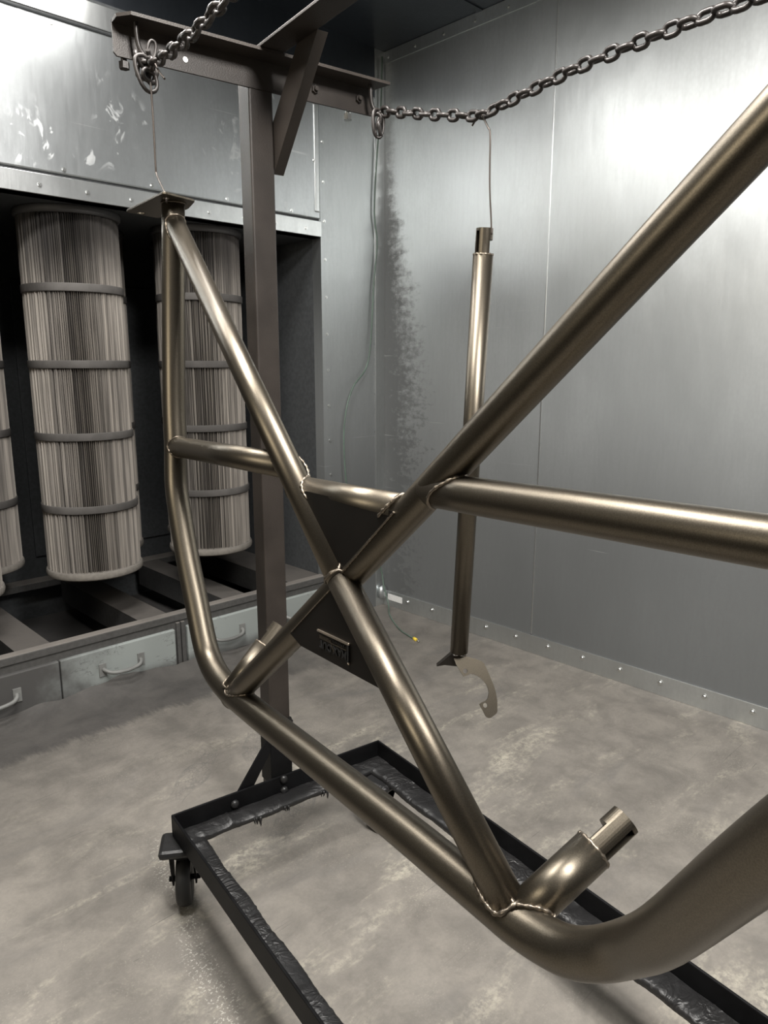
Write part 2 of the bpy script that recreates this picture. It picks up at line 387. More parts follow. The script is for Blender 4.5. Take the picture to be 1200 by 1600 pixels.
# left wall: fascia above a deep filter recess
XR = 2.19; YB = 3.60
wl = MB().box((XR, Y1, 0), (X1+.1, Y1+.06, ZC)).box((X0-.1, Y1+.004, 1.80), (XR, Y1+.06, ZC)).build('wall_left', M['galv_col'], kind='structure')
fas = MB().box((X0, Y1-.014, 1.873), (2.178, Y1+.004, 2.346))
fas.build('fascia_panel', M['galv_left'], wl, .005)
fd = MB().box((2.148, Y1-.021, 1.90), (2.171, Y1-.013, 2.335)).build('fascia_fold', M['strip'], wl, .004)
MB().tube([(X0, Y1-.012, 2.351), (2.178, Y1-.012, 2.351)], .0065, 8).build('fascia_lip', M['recess'], wl)
MB().box((X0, Y1-.010, 2.360), (2.178, Y1+.004, 2.438)).build('upper_flange', M['strip'], wl, .003)
MB().box((X0, Y1-.003, 2.446), (2.52, Y1+.004, ZC)).build('upper_shade_panel', M['galv_ceil'], wl)  # thin darker sheet stands for shade on the top of the wall
MB().box((X0, Y1-.006, 2.438), (2.178, Y1+.004, 2.446)).build('flange_joint', M['recess'], wl)
MB().box((X0, Y1-.007, 1.801), (XR, Y1+.004, 1.866)).build('lower_flange', M['strip'], wl, .0015)
MB().box((X0, Y1-.004, 1.864), (2.178, Y1+.003, 1.874)).build('flange_joint', M['recess'], wl)
screws(wl, [(1.067+.32*i, Y1-.014, 2.33) for i in range(-4, 4)] + [(1.067+.318*i, Y1-.014, 1.888) for i in range(-4, 4)], (0, -1, 0), .006)
screws(wl, [(.986+.1595*i, Y1-.007, 1.829) for i in range(-8, 8)], (0, -1, 0), .006)
screws(wl, [(2.205+.0023*i, Y1, 2.36-.163*i) for i in range(13)] + [(2.147, Y1-.014, 2.11)], (0, -1, 0), .0055)
# corner angle
MB().box((2.522, Y1-.005, 0), (X1, Y1, ZC)).build('corner_angle', M['strip'], wl, .0015)
MB().ball((2.555, Y1-.02, .075), .03, 10, 6, (1, .6, 1.3)).build('corner_foot', M['galv'], wl)
# recess shell
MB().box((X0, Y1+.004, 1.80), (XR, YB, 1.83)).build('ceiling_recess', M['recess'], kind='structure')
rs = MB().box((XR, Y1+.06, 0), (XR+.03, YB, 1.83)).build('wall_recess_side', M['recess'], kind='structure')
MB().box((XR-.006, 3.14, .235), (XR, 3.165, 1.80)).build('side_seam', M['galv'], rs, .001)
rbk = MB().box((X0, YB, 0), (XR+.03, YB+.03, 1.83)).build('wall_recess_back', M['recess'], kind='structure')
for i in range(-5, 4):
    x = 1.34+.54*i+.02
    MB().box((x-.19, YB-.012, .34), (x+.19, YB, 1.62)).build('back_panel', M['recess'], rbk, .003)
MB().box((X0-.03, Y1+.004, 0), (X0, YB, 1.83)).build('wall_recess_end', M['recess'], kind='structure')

# dust drift heaped against the drawer fronts
m = MB(); nx_, ny_ = 150, 10; vs = []
for i in range(nx_+1):
    x = X0 + (XR-.01-X0)*i/nx_
    hgt = (.034 + .010*math.sin(x*7.1) + .006*math.sin(x*17+1) + rnd.uniform(-.003, .003)) * (1 if x < 1.40 else max(.15, 1-(x-1.40)*1.5))
    for j in range(ny_+1):
        s_ = j/ny_; vs.append((x, Y1-.0105-.16*s_, .0002+hgt*(1-s_)**2.6*(1+.1*math.sin(x*40+j))))
m.add(vs, [(i*(ny_+1)+j, (i+1)*(ny_+1)+j, (i+1)*(ny_+1)+j+1, i*(ny_+1)+j+1) for i in range(nx_) for j in range(ny_)], True)
dd = m.build('dust_drift', M['floor'], None, kind='stuff'); tag(dd, 'low drift of dark powder dust heaped along the foot of the drawers', 'dust')

# ------------------------------------------------------------ ceiling lamps the booth is lit by (above the frame)
for i, (p, sx, sy, w_, c, rot) in enumerate(LAMPS):
    lt = thing('ceiling_light' if i < 3 else 'wall_light', ['long white ceiling light nearest the filter wall', 'white ceiling light over the middle of the booth', 'long white ceiling light over the near end of the booth', 'warm white light box on the dark far left wall'][i], 'light', p)
    Q = Matrix.Rotation(rot[1], 4, 'Y'); X = lambda v: Q @ v
    m = MB().box((-sx/2-.03, -sy/2-.03, .030), (sx/2+.03, sy/2+.03, .042), X)
    for a in (-1, 1): m.box((-sx/2-.03, a*(sy/2+.02)-.01, 0), (sx/2+.03, a*(sy/2+.02)+.01, .032), X); m.box((a*(sx/2+.02)-.01, -sy/2-.02, 0), (a*(sx/2+.02)+.01, sy/2+.02, .032), X)
    m.build('housing', M['white'], lt)

# ------------------------------------------------------------ drawer bank (open topped pit in front of and under the filters)
db = thing('drawer_bank', 'low dusty steel drawer bank along the floor under the filters', 'drawers', (1.0, Y1, 0))
bx = lambda lo, hi, name, mat, bev=.002, par=db: MB().box(lo, hi).build(name, mat, par, bev, True)
bx((X0, Y1, .205), (XR-.001, Y1+.045, .237), 'rim', M['rim'], .004)
bx((X0, Y1+.006, .012), (XR-.001, Y1+.04, .205), 'front_frame', M['rim'])
bx((X0, Y1+.045, .03), (XR-.001, YB-.001, .04), 'pit_floor', M['pit'])
bx((X0, YB-.09, .205), (XR-.001, YB-.002, .237), 'back_rim', M['rim'])
cb = [(x, x+.125) for x in (-1.40, -.86, -.32, .22, .775, 1.245)] + [(1.64, 1.755), (2.0, 2.188)]
for a, b in cb:
    bx((a, Y1+.045, .222), (b, YB-.09, .232), 'crossbar', M['bar'], .001)
    for q in (a, b-.006): bx((q, Y1+.045, .12), (q+.006, YB-.09, .222), 'crossbar_web', M['pit'], 0)
def drawer(x0, x1, handle, par=db):
    d = MB().box((x0, Y1-.010, .010), (x1, Y1+.02, .176)).build('drawer', M['drawer'], par, .004, True)
    c = handle; z = .098; m = MB(); yf = Y1-.010
    for sx in (-1, 1): m.box((c+sx*.078-.014, yf-.006, z-.028), (c+sx*.078+.014, yf, z+.022))
    pts = [(c-.076, yf-.004, z), (c-.07, yf-.022, z-.004), (c-.05, yf-.036, z-.012), (c, yf-.042, z-.016), (c+.05, yf-.036, z-.012), (c+.07, yf-.022, z-.004), (c+.076, yf-.004, z)]
    m.tube(smooth_path(pts, 4), .0075, 8)
    m.build('handle', M['handle'], d, 0, True)
for i in range(-3, 1):
    p = i*.54
    drawer(.455+p, .903+p, .672+p); drawer(.913+p if i else .908, 1.372+p, 1.138+p) if i == 0 else None
drawer(1.428, 1.806, 1.615); drawer(1.818, 2.18, 2.0)
for x in (1.382, 1.404): bx((x, Y1-.006, .01), (x+.016, Y1+.02, .200), 'upright', M['rim'])

# ------------------------------------------------------------ filter cartridges
def filter_proto():
    r = thing('filter_cartridge', 'x', 'filter', (0, 0, 0)); rg = random.Random(3)
    NP, NZ, zt, zb = 150, 10, 1.36, .02; m = MB(); vs = []
    offs = [rg.uniform(-.35, .35) for _ in range(NP)]; rad = [rg.uniform(-.0035, .0018) for _ in range(NP)]
    ph = [rg.uniform(0, 6.3) for _ in range(NP)]
    for j in range(NZ+1):
        z = zb + (zt-zb)*j/NZ
        for k in range(NP):
            for e in (0, 1):
                wv = .25*math.sin(ph[k]+z*3.1)*math.sin(PI*((z*3.7) % 1))
                an = 2*PI*(k + (offs[k]+wv if e == 0 else .5))/NP
                rr = .1775+rad[k] if e == 0 else .157
                vs.append((rr*math.cos(an), rr*math.sin(an), z))
    n = 2*NP
    m.add(vs, [(j*n+i, j*n+(i+1) % n, (j+1)*n+(i+1) % n, (j+1)*n+i) for j in range(NZ) for i in range(n)])
    m.build('pleated_media', M['filter'], r)
    def ring(prof, name, mat):
        q = MB(); sg = 64; vv = [(a*math.cos(2*PI*k/sg), a*math.sin(2*PI*k/sg), z) for a, z in prof for k in range(sg)]; L = len(prof)
        q.add(vv, [(j*sg+k, j*sg+(k+1) % sg, ((j+1) % L)*sg+(k+1) % sg, ((j+1) % L)*sg+k) for j in range(L) for k in range(sg)], True)
        return q.build(name, mat, r, .001)
    for z in (.278, .557, .825, 1.098): ring([(.176, z-.0145), (.1815, z-.0145), (.1825, z-.012), (.1825, z+.012), (.1815, z+.0145), (.176, z+.0145)], 'band', M['band'])
    ring([(.02, 0), (.176, -.002), (.184, .003), (.186, .014), (.183, .027), (.17, .03), (.02, .03)], 'bottom_cap', M['cap'])
    ring([(.10, 1.352), (.18, 1.352), (.187, 1.358), (.189, 1.372), (.186, 1.378), (.10, 1.378)], 'top_cap', M['cap_dark'])
    return r
fp = filter_proto()
FL = [(1.173, 2.90, .3, 'pleated filter cartridge fully in view left of the bronze frame', 'front row'),
      (1.715, 2.90, 1.4, 'pleated filter cartridge hanging behind the upright bronze tube', 'front row'),
      (.632, 2.90, 2.2, 'front filter cartridge cut off by the left edge of the photo', 'front row'),
      (.815, 3.24, 3.0, 'shadowed rear filter cartridge at the left edge of the photo', 'rear row'),
      (1.345, 3.24, 4.1, 'rear filter cartridge mostly hidden behind the fully visible front one', 'rear row'),
      (1.885, 3.24, 5.2, 'rear filter cartridge hidden behind the bronze upright tube', 'rear row')]
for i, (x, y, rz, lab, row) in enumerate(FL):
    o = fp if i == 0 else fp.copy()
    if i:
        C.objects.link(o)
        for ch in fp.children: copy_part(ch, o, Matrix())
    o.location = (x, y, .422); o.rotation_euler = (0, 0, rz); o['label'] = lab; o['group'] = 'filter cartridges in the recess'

# ------------------------------------------------------------ rolling rack (local axes: x = u across, y = v away, z up)
RA = math.radians(-8.5)
rk = thing('rolling_rack', 'black rolling steel rack with tall brown post on casters', 'rack', (.705, 1.43, 0), RA)
RM = ROOT[rk.name]
def rb(name, mat, boxes, bev=.002, par=rk):
    m = MB()
    for lo, hi in boxes: m.box(lo, hi)
    return m.build(name, mat, par, bev)
WU, VN, ZT, ZB = .59, -1.78, .225, .170
rb('back_rail', M['black'], [((0, -.006, ZB), (WU, 0, ZT)), ((.006, -.052, ZB), (WU-.006, -.006, ZB+.006))])
rb('left_rail', M['black'], [((0, VN, ZB), (.006, -.006, ZT)), ((.006, VN, ZB), (.052, -.052, ZB+.006))])
rb('right_rail', M['black'], [((WU-.006, VN, ZB), (WU, -.006, ZT)), ((WU-.052, VN, ZB), (WU-.006, -.052, ZB+.006))])
rb('front_rail', M['black'], [((0, VN-.006, ZB), (WU, VN, ZT)), ((.052, VN, ZB), (WU-.052, VN+.046, ZB+.006))])
PU0, PU1 = .262, .318
def end_frame(v, sgn):
    """post, T-bar, hooks at one end of the rack; sgn=+1 far end, -1 near end"""
    y = lambda a: v + sgn*a
    B = lambda lo, hi: ((lo[0], min(y(lo[1]), y(hi[1])), lo[2]), (hi[0], max(y(lo[1]), y(hi[1])), hi[2]))
    rb('post', M['post'], [B((PU0, .002, .165), (PU1, .056, 1.876))], .004)
    tb = MB().box(*B((-.014, 0, 1.816), (.576, .005, 1.876))); tb.box(*B((.004, -.052, 1.871), (.590, .005, 1.877)))
    if sgn > 0:
        tb = MB(); tb.prism([(-.014, 0, 1.822), (-.008, 0, 1.816), (.578, 0, 1.816), (.578, 0, 1.877), (-.014, 0, 1.877)], (0, .005, 0))
        tb.prism([(-.014, .005, 1.871), (-.014, -.028, 1.871), (.006, -.052, 1.871), (.590, -.052, 1.871), (.576, .005, 1.871)], (0, 0, .006))
    tb.build('crossbar', M['post'], rk, .0012)
    for a, b in ((.17, .262), (.41, .318)):   # foot braces of flat bar
        rb_ = MB().prism([(a-.022, y(.002), .19), (a+.022, y(.002), .19), (b+(.0 if b < .3 else .0), y(.002), .30+.0), (b, y(.002), .345)] if b < .3 else
                         [(a+.022, y(.002), .19), (a-.022, y(.002), .19), (b, y(.002), .28), (b, y(.002), .325)], (0, sgn*.006, 0))
        rb_.build('foot_brace', M['black'], rk, .001)
    rb('post_sleeve', M['black'], [B((PU0-.002, -.0005, .20), (PU1+.002, .058, .375))], .003)
    for u, z in ((.155, .197), (.29, .215), (.29, .185), (.425, .2)):
        q = MB().ball((u, y(-.008), z), .011, 10, 6, (1, .8, 1)); q.build('bolt', M['crust'], rk)
    for u in (.022, .553):
        h = MB().tube(smooth_path([(u, y(-.026), 1.885), (u, y(-.026), 1.85), (u+.004, y(-.027), 1.828), (u+.012, y(-.034), 1.812), (u+.014, y(-.050), 1.806), (u+.008, y(-.060), 1.816)], 5), .0045, 8)
        h.tube([(u, y(-.026), 1.877), (u, y(-.026), 1.885)], .008, 6, smooth=False)
        h.build('chain_hook', M['chain'], rk)
end_frame(0, 1); end_frame(VN, -1)
rb('overhead_arm', M['post'], [((.264, VN, 1.878), (.320, -.028, 1.884)), ((.314, VN, 1.884), (.320, -.028, 1.925))], .001)
br_ = MB().prism([(PU1+.001, .040, 1.655), (PU1+.001, .010, 1.665), (PU1+.001, .010, 1.655), (PU1+.001, -.185, 1.878), (PU1+.001, -.105, 1.878), (PU1+.001, .040, 1.725)][1:], (.024, 0, 0))
br_.build('arm_brace', M['post'], rk, .001)
# bolts in the crossbar web and its end
screws(rk, [RM @ V((.125, 0, 1.838))], RM.to_3x3() @ V((0, -1, 0)), .004, .002, 'web_bolt')
for u, z, r in ((.42, 1.842, .0085), (.536, 1.845, .0085)):
    q = MB().tube([(u, 0, z), (u, -.006, z)], r, 6, smooth=False).tube([(u, -.006, z), (u, -.012, z)], r*.55, 8); q.build('web_bolt', M['post'], rk)
for u, mt in ((.008, 'chain'), (.515, 'screw')):
    q = MB().tube([(u, .012, 1.83), (u, .012, 1.806)], .006, 8).tube([(u, .012, 1.812), (u, .012, 1.800)], .010, 6, smooth=False); q.build('end_bolt', M[mt], rk)
# torn tape around the post foot
m = MB(); rg = random.Random(5)
tp = []
for k in range(22):
    u = PU0-.004 + (PU1-PU0+.008)*k/21; tp.append((u, -.004-rg.uniform(0, .004), .372+rg.uniform(-.006, .008)))
lo = [(p[0], -.003, .345+rg.uniform(-.004, .004)) for p in tp]
m.add(tp+lo, [(k, k+1, 22+k+1, 22+k) for k in range(21)], True); m.ball((.316, -.006, .345), .012, 8, 6, (1, .6, 1.4)); m.ball((.30, -.005, .322), .013, 8, 6, (1, .5, 1.2))
m.build('torn_tape', M['crust'], rk)

# wrinkled wrap on the ledges: bulged strip with noise, ragged inner edge
def wrap(p0, p1, inward, width, seed, drips=0):
    rg = random.Random(seed); p0, p1, iw = V(p0), V(p1), V(inward); L = (p1-p0).length; n = max(8, int(L/.0055)); m = MB(); vs = []
    ncs = 9; ph = [rg.uniform(0, 6.3) for _ in range(6)]
    folds = [(rg.uniform(0, L), rg.uniform(-.5, .5)) for _ in range(int(L/.034))]
    for i in range(n+1):
        s_ = i/n*L; c = p0 + (p1-p0)*(i/n); wd = width + .002*math.sin(s_*31+ph[0]) + rg.uniform(-.0006, .0006)
        for j in range(ncs):
            a = j/(ncs-1)
            prof = [(0, .006), (.03, .007), (.25, .0078), (.5, .0082), (.75, .0078), (.93, .006), (1.0, .001), (.99, -.007), (.6, -.008)][j]
            h = prof[1]
            f = sum(.0036*math.exp(-abs((s_-fs+(a-.5)*sk*.09+.006*math.sin(a*5+fs*90))/.0034)**1.3)*(.4+.6*math.sin(a*3.1+fs*50)**2) for fs, sk in folds)
            h += (f - .0012) * (1 if 0 < j < 7 else .2) + .0007*math.sin(s_*83+ph[1]+j*.9) + rg.uniform(-.0002, .0002)
            vs.append(c + iw*(prof[0]*wd) + V((0, 0, h)))
    m.add(vs, [(i*ncs+j, i*ncs+j+1, (i+1)*ncs+j+1, (i+1)*ncs+j) for i in range(n) for j in range(ncs-1)], True)
    o = m.build('ledge_wrap', M['crust'], rk)
    for k in range(drips):
        d = MB(); s_ = rg.choice((.30, .32, .34, .36, .40, .45, .62, .66, .68, .9))*L + rg.uniform(-.012, .012); c = p0 + (p1-p0)*(s_/L) + iw*(width+rg.uniform(-.004, .003)) + V((0, 0, -.004))
        ln = rg.uniform(.006, .022)
        d.tube([c+V((0, 0, .006)), c+V((rg.uniform(-.002, .002), rg.uniform(-.003, .003), -ln*.5)), c+V((rg.uniform(-.003, .003), rg.uniform(-.003, .003), -ln))], [.0036, .0022, .0006], 5)
        d.build('powder_drip', M['crust'], o)
zl = ZB+.005
wrap((.004, -.007, zl), (WU-.004, -.007, zl), (0, -1, 0), .052, 1, 20)
wrap((.007, -.03, zl), (.007, VN+.03, zl), (1, 0, 0), .048, 2)
wrap((WU-.007, -.03, zl), (WU-.007, VN+.03, zl), (-1, 0, 0), .056, 3)
# casters
def caster(u, v, ang):
    cs = MB().tube([(u, v, ZB-.012), (u, v, ZB-.002)], .001, 4)
    cs = MB(); T = Matrix.Translation((u, v, 0)) @ Matrix.Rotation(ang, 4, 'Z'); X = lambda p: T @ V(p)
    m = MB(); m.box((-.05, -.042, .150), (.05, .042, .170), X)
    o = m.build('caster', M['crust'], rk, .0095)
    k = MB()
    for sx in (-1, 1):
        k.prism([X((sx*.024, -.026, .148)), X((sx*.024, .030, .148)), X((sx*.024, .032, .10)), X((sx*.024, .028, .052)), X((sx*.024, .008, .048)), X((sx*.024, -.012, .10))], (T.to_3x3() @ V((sx*.004, 0, 0))))
    k.tube([X((-.036, .016, .062)), X((.036, .016, .062))], .007, 6, smooth=False); k.tube([X((0, 0, .14)), X((0, 0, .152))], .03, 14)
    k.build('fork', M['black'], o, .001)
    wm = MB(); sg = 32; pr = [(.012, -.013), (.045, -.014), (.055, -.0165), (.0605, -.012), (.062, 0), (.0605, .012), (.055, .0165), (.045, .014), (.012, .013)]
    vs = [X((x, .016+r*math.cos(2*PI*q/sg), .062+r*math.sin(2*PI*q/sg))) for r, x in pr for q in range(sg)]; L = len(pr)
    wm.add(vs, [(j*sg+q, j*sg+(q+1) % sg, ((j+1) % L)*sg+(q+1) % sg, ((j+1) % L)*sg+q) for j in range(L) for q in range(sg)], True)
    wm.build('wheel', M['rubber'], o)
caster(.012, -.030, -.45); caster(.548, -.085, .3); caster(.03, VN+.07, .2); caster(WU-.03, VN+.07, .5)

# ------------------------------------------------------------ chains
def link_mb(L=.0275, W=.0265, r=.0046):
    rr = W/2 - r; h = (L+2*r)/2 - W/2; pts = []
    for k in range(9): a = -PI/2 + PI*k/8; pts.append((h+rr*math.cos(a), rr*math.sin(a), 0))
    for k in range(9): a = PI/2 + PI*k/8; pts.append((-h+rr*math.cos(a), rr*math.sin(a), 0))
    return MB().tube(pts, r, 8, closed=True)
LINK = link_mb().build('link', M['chain']); LINK_USED = [False]
def put_link(par, Mw):
    Ml = ROOT[par.name].inverted() @ Mw
    if not LINK_USED[0]:
        LINK_USED[0] = True; LINK.parent = par; LINK.matrix_local = Ml
    else: copy_part(LINK, par, Ml, 'link')
def uvz(u, v, z): return RM @ V((u, v, z))
def chain(label, path, extra, seed):
    rg = random.Random(seed); P = [uvz(*p) for p in path]
    t = thing('chain', label, 'chain', tuple(P[0]))
    seg = []; 
    for a, b in zip(P[:-1], P[1:]): seg.append((a, b, (b-a).length))
    tot = sum(s_[2] for s_ in seg); pitch = .0275; n = int(tot/pitch)
    def at(d):
        for a, b, L in seg:
            if d <= L: return a + (b-a)*(d/L)
            d -= L
        return seg[-1][1]
    tw = 0
    for i in range(n):
        c = at((i+.5)*pitch); d = at(min(tot, (i+.98)*pitch)) - at((i+.02)*pitch)
        tw = (PI/2 if i % 2 else 0) + rg.uniform(-.22, .22) + .25*math.sin(i*.35)
        put_link(t, Matrix.Translation(c) @ frame_from(d, (0, 0, 1)) @ Matrix.Rotation(tw, 4, 'X'))
    for p, d, tw in extra: put_link(t, Matrix.Translation(uvz(*p)) @ frame_from(RM.to_3x3() @ V(d), (0, 0, 1)) @ Matrix.Rotation(tw, 4, 'X'))
    return t
def quick_link(par, c, d, side, L, W, r=.0038):
    """long oval snap link around centre c, long axis d, lying in the plane of d and side"""
    c, d, s_ = uvz(*c), (RM.to_3x3() @ V(d)).normalized(), RM.to_3x3() @ V(side); s_ = (s_ - d*d.dot(s_)).normalized(); pts = []
    for k in range(22):
        a = 2*PI*k/22; pts.append(c + d*(L/2*math.copysign(abs(math.cos(a))**.8, math.cos(a))) + s_*(W/2*math.copysign(abs(math.sin(a))**.8, math.sin(a))))
    MB().tube(pts, r, 8, closed=True).build('snap_link', M['chain'], par, 0, True)
c1 = chain('dark steel chain looping up from the left end of the crossbar',
           [(.028, -.030, 1.803), (.03, -.069, 1.790), (.03, -.12, 1.783), (.03, -.183, 1.777), (.03, -.242, 1.774), (.03, -.298, 1.774), (.03, -.349, 1.775), (.03, -.442, 1.778), (.034, -.8, 1.785), (.03, -1.4, 1.80), (.022, VN+.03, 1.81)],
           [((.030, -.052, 1.80), (1, .3, .4), .3), ((.022, -.045, 1.782), (.2, .3, 1), .4), ((.040, -.050, 1.778), (.3, -.4, 1), 1.3), ((.018, -.05, 1.800), (.6, .2, -.8), 1.0),
            ((.036, -.035, 1.806), (1, -.6, -.5), .9), ((.03, -.06, 1.772), (.9, .3, -.2), 1.7)], 1)
quick_link(c1, (.024, -.060, 1.775), (.35, 0, -1), (1, .1, .35), .062, .034)
quick_link(c1, (.042, -.045, 1.822), (.25, 0, 1), (1, 0, -.2), .036, .015, .0028)
c2 = chain('dark steel chain crossing to the upper right in front of right wall',
           [(.560, -.028, 1.815), (.566, -.097, 1.799), (.578, -.228, 1.763), (.588, -.326, 1.738), (.591, -.353, 1.732), (.592, -.397, 1.735), (.592, -.438, 1.739), (.594, -.515, 1.745), (.594, -.588, 1.750), (.595, -.715, 1.751), (.596, -.823, 1.750), (.596, -.905, 1.746), (.59, -1.3, 1.760), (.553, VN+.03, 1.81)],
           [((.552, -.052, 1.79), (.1, .2, -1), .3), ((.556, -.060, 1.772), (.4, .2, -1), 1.4)], 2)
quick_link(c2, (.552, -.055, 1.783), (.06, 0, -1), (1, .15, 0), .058, .030)
quick_link(c2, (.556, -.058, 1.775), (-.2, 0, -1), (1, -.4, 0), .046, .017, .003)

# ------------------------------------------------------------ hanging wires
def wire(name, label, pts, r, mat, n=6):
    P = smooth_path(pts, n); o = thing(name, label, 'wire', tuple(P[0]))
    MB().tube(P, r, 6).build('wire', mat, o, 0, True); return o
def wire1(name, label, pts, r, mat, cat='wire'):
    P = smooth_path(pts, 6); c = P[len(P)//2]
    o = MB().tube([p-c for p in P], r, 7).build(name, mat); o.location = c; return tag(o, label, cat)
wire1('hanging_wire', 'bent wire holding the bronze frame below the left chain', [(.715, 1.291, 1.746), (.719, 1.32, 1.768), (.722, 1.341, 1.790), (.725, 1.361, 1.792), (.727, 1.368, 1.775), (.726, 1.363, 1.750), (.725, 1.360, 1.682), (.725, 1.361, 1.615), (.7245, 1.358, 1.600), (.718, 1.330, 1.575), (.712, 1.304, 1.552), (.710, 1.300, 1.540)], .0019, M['wire'])
wire1('hanging_wire', 'bent wire holding the single tube below the right chain', [(1.242, 1.018, 1.72), (1.240, 1.003, 1.733), (1.239, .996, 1.740), (1.237, .987, 1.729), (1.235, .973, 1.707), (1.2345, .966, 1.692), (1.236, .966, 1.633), (1.2385, .966, 1.585), (1.241, .963, 1.536), (1.243, .962, 1.505)], .0019, M['wire'])

# ground wire down the corner
gw = wire1('ground_wire', 'thin green ground wire trailing down the corner to the floor', [(2.555, 2.630, 2.62), (2.545, 2.632, 2.35), (2.528, 2.634, 2.23), (2.509, 2.636, 1.95), (2.527, 2.636, 1.81), (2.504, 2.636, 1.63), (2.481, 2.634, 1.36), (2.446, 2.63, 1.23), (2.342, 2.61, 1.14), (2.285, 2.60, 1.02), (2.272, 2.60, .86),
      (2.30, 2.60, .62), (2.42, 2.61, .40), (2.525, 2.615, .22), (2.535, 2.60, .12), (2.53, 2.56, .03), (2.47, 2.49, .005), (2.37, 2.33, .004), (2.335, 2.235, .005), (2.318, 2.165, .006)], .0036, M['cable'])
tm = MB().tube([(2.322, 2.182, .006), (2.316, 2.160, .006)], [.008, .007], 8); tm.v = [v - gw.location for v in tm.v]
ROOT[gw.name] = Matrix.Translation(gw.location)
t_ = tm.build('terminal', M['yellow'], gw); t_['label'] = 'yellow crimp terminal'
tm = MB().tube([(2.316, 2.160, .006), (2.311, 2.140, .006)], .003, 6); tm.v = [v - gw.location for v in tm.v]; tm.build('lug', M['screw'], gw)

# ------------------------------------------------------------ bronze tube frame
FR = thing('tube_frame', 'large bronze welded tube frame with X brace hanging from chain', 'frame', (.60, .85, .71))
NF = V((.984, -.147, -.096)).normalized()
RA_, RB_ = .0215, .0190
A = [(.740, 1.329, 1.549), (.702, 1.296, 1.212), (.690, 1.280, 1.103), (.679, 1.266, 1.019), (.668, 1.233, .951), (.655, 1.192, .886), (.643, 1.149, .824), (.631, 1.108, .765), (.625, 1.082, .738), (.618, 1.047, .722), (.611, 1.004, .714), (.603, .952, .712), (.575, .766, .718), (.541, .531, .724), (.528, .443, .725), (.518, .376, .726), (.513, .344, .727), (.509, .312, .731), (.504, .282, .741), (.499, .254, .760), (.492, .224, .790), (.462, .184, .848), (.414, .120, .962), (.384, .077, 1.035), (.34, .012, 1.14)]
def ftube(name, pts, r, n=5, seg=40):
    return MB().tube(smooth_path(pts, n) if n else pts, r, seg).build(name, M['bronze'], FR, 0, True)
ft = ftube('main_hoop', A, RA_)
Bl = [(.736, 1.322, 1.512), (.515, .354, .735)]; Cl = [(.6065, .985, .703), (.558, .201, 1.407), (.537, -.14, 1.715)]
Dl = [(.690, 1.286, 1.094), (.623, .830, 1.107)]; El = [(.617, .808, 1.078), (.581, .567, 1.087)]; Fl = [(.577, .521, 1.117), (.525, .163, 1.131), (.478, -.16, 1.143)]
XC = V((.5745, .664, .985))
ftube('diagonal_tube', [Bl[0], tuple(XC)], RB_, 0); ftube('diagonal_tube', [tuple(XC), Bl[1]], RB_, 0)
ftube('long_diagonal_tube', [Cl[0], (.585, .649, .999), Cl[1], Cl[2]], RB_, 6)
ftube('cross_tube', Dl, RB_, 0); ftube('cross_tube', El, RB_, 0); ftube('cross_tube', Fl, RB_, 6)
# gusset plates, set towards the viewer's face of the tubes
def gusset(pts):
    return MB().prism([V(p) for p in pts], NF*.004).build('gusset_plate', M['plate'], FR, .0008, True)
gusset([(.593, .778, 1.081), (.589, .749, 1.085), (.562, .561, 1.089), (.567, .659, .992), (.569, .675, .990)])
g2 = gusset([(.568, .671, .980), (.566, .659, .978), (.540, .549, .883), (.541, .557, .884), (.569, .745, .876), (.574, .774, .884)])
# logo: raised bars and letters, turned upside down
fo = NF*-.0005
def on_plate(a, b):   # a: 0..1 along the top edge from its left end, b: 0..1 downwards
    p00, p10, p11, p01 = V((.566, .702, .911)), V((.555, .629, .915)), V((.552, .626, .892)), V((.563, .698, .888))
    return (p00*(1-a)+p10*a)*(1-b) + (p01*(1-a)+p11*a)*b
def plate_bar(a0, b0, a1, b1, th, name, mat, h=.0025):
    p, q = on_plate(a0, b0), on_plate(a1, b1); d = (q-p).normalized(); s_ = d.cross(NF).normalized()*th/2
    return MB().prism([p-s_+NF*.004, q-s_+NF*.004, q+s_+NF*.004, p+s_+NF*.004], NF*-(h+.004)).build(name, mat, g2, .0003, True)
plate_bar(0, 0, 1, 0, .0024, 'logo_frame', M['edge']); plate_bar(1, .05, 1, .95, .0030, 'logo_frame', M['logo'])
q = MB().ball(on_plate(1, 0)-NF*.001, .0018, 8, 5).ball(on_plate(1, 1)-NF*.001, .002, 8, 5); q.build('logo_stud', M['edge'], g2, 0, True)
for k in range(3): plate_bar(.05, .23+.075*k, .36+.05*k, .235+.075*k, .0008, 'logo_stripe', M['weld'], .0012)
plate_bar(.40, .26, .52, .80, .0012, 'logo_stripe', M['weld'], .0012)
plate_bar(.46, .40, .90, .40, .0006, 'logo_stripe', M['weld'], .0012)
for k in range(7): plate_bar(.50+.055*k, .22, .53+.055*k, .22+.03*(k % 2), .0022, 'logo_mark', M['logo'], .0012)
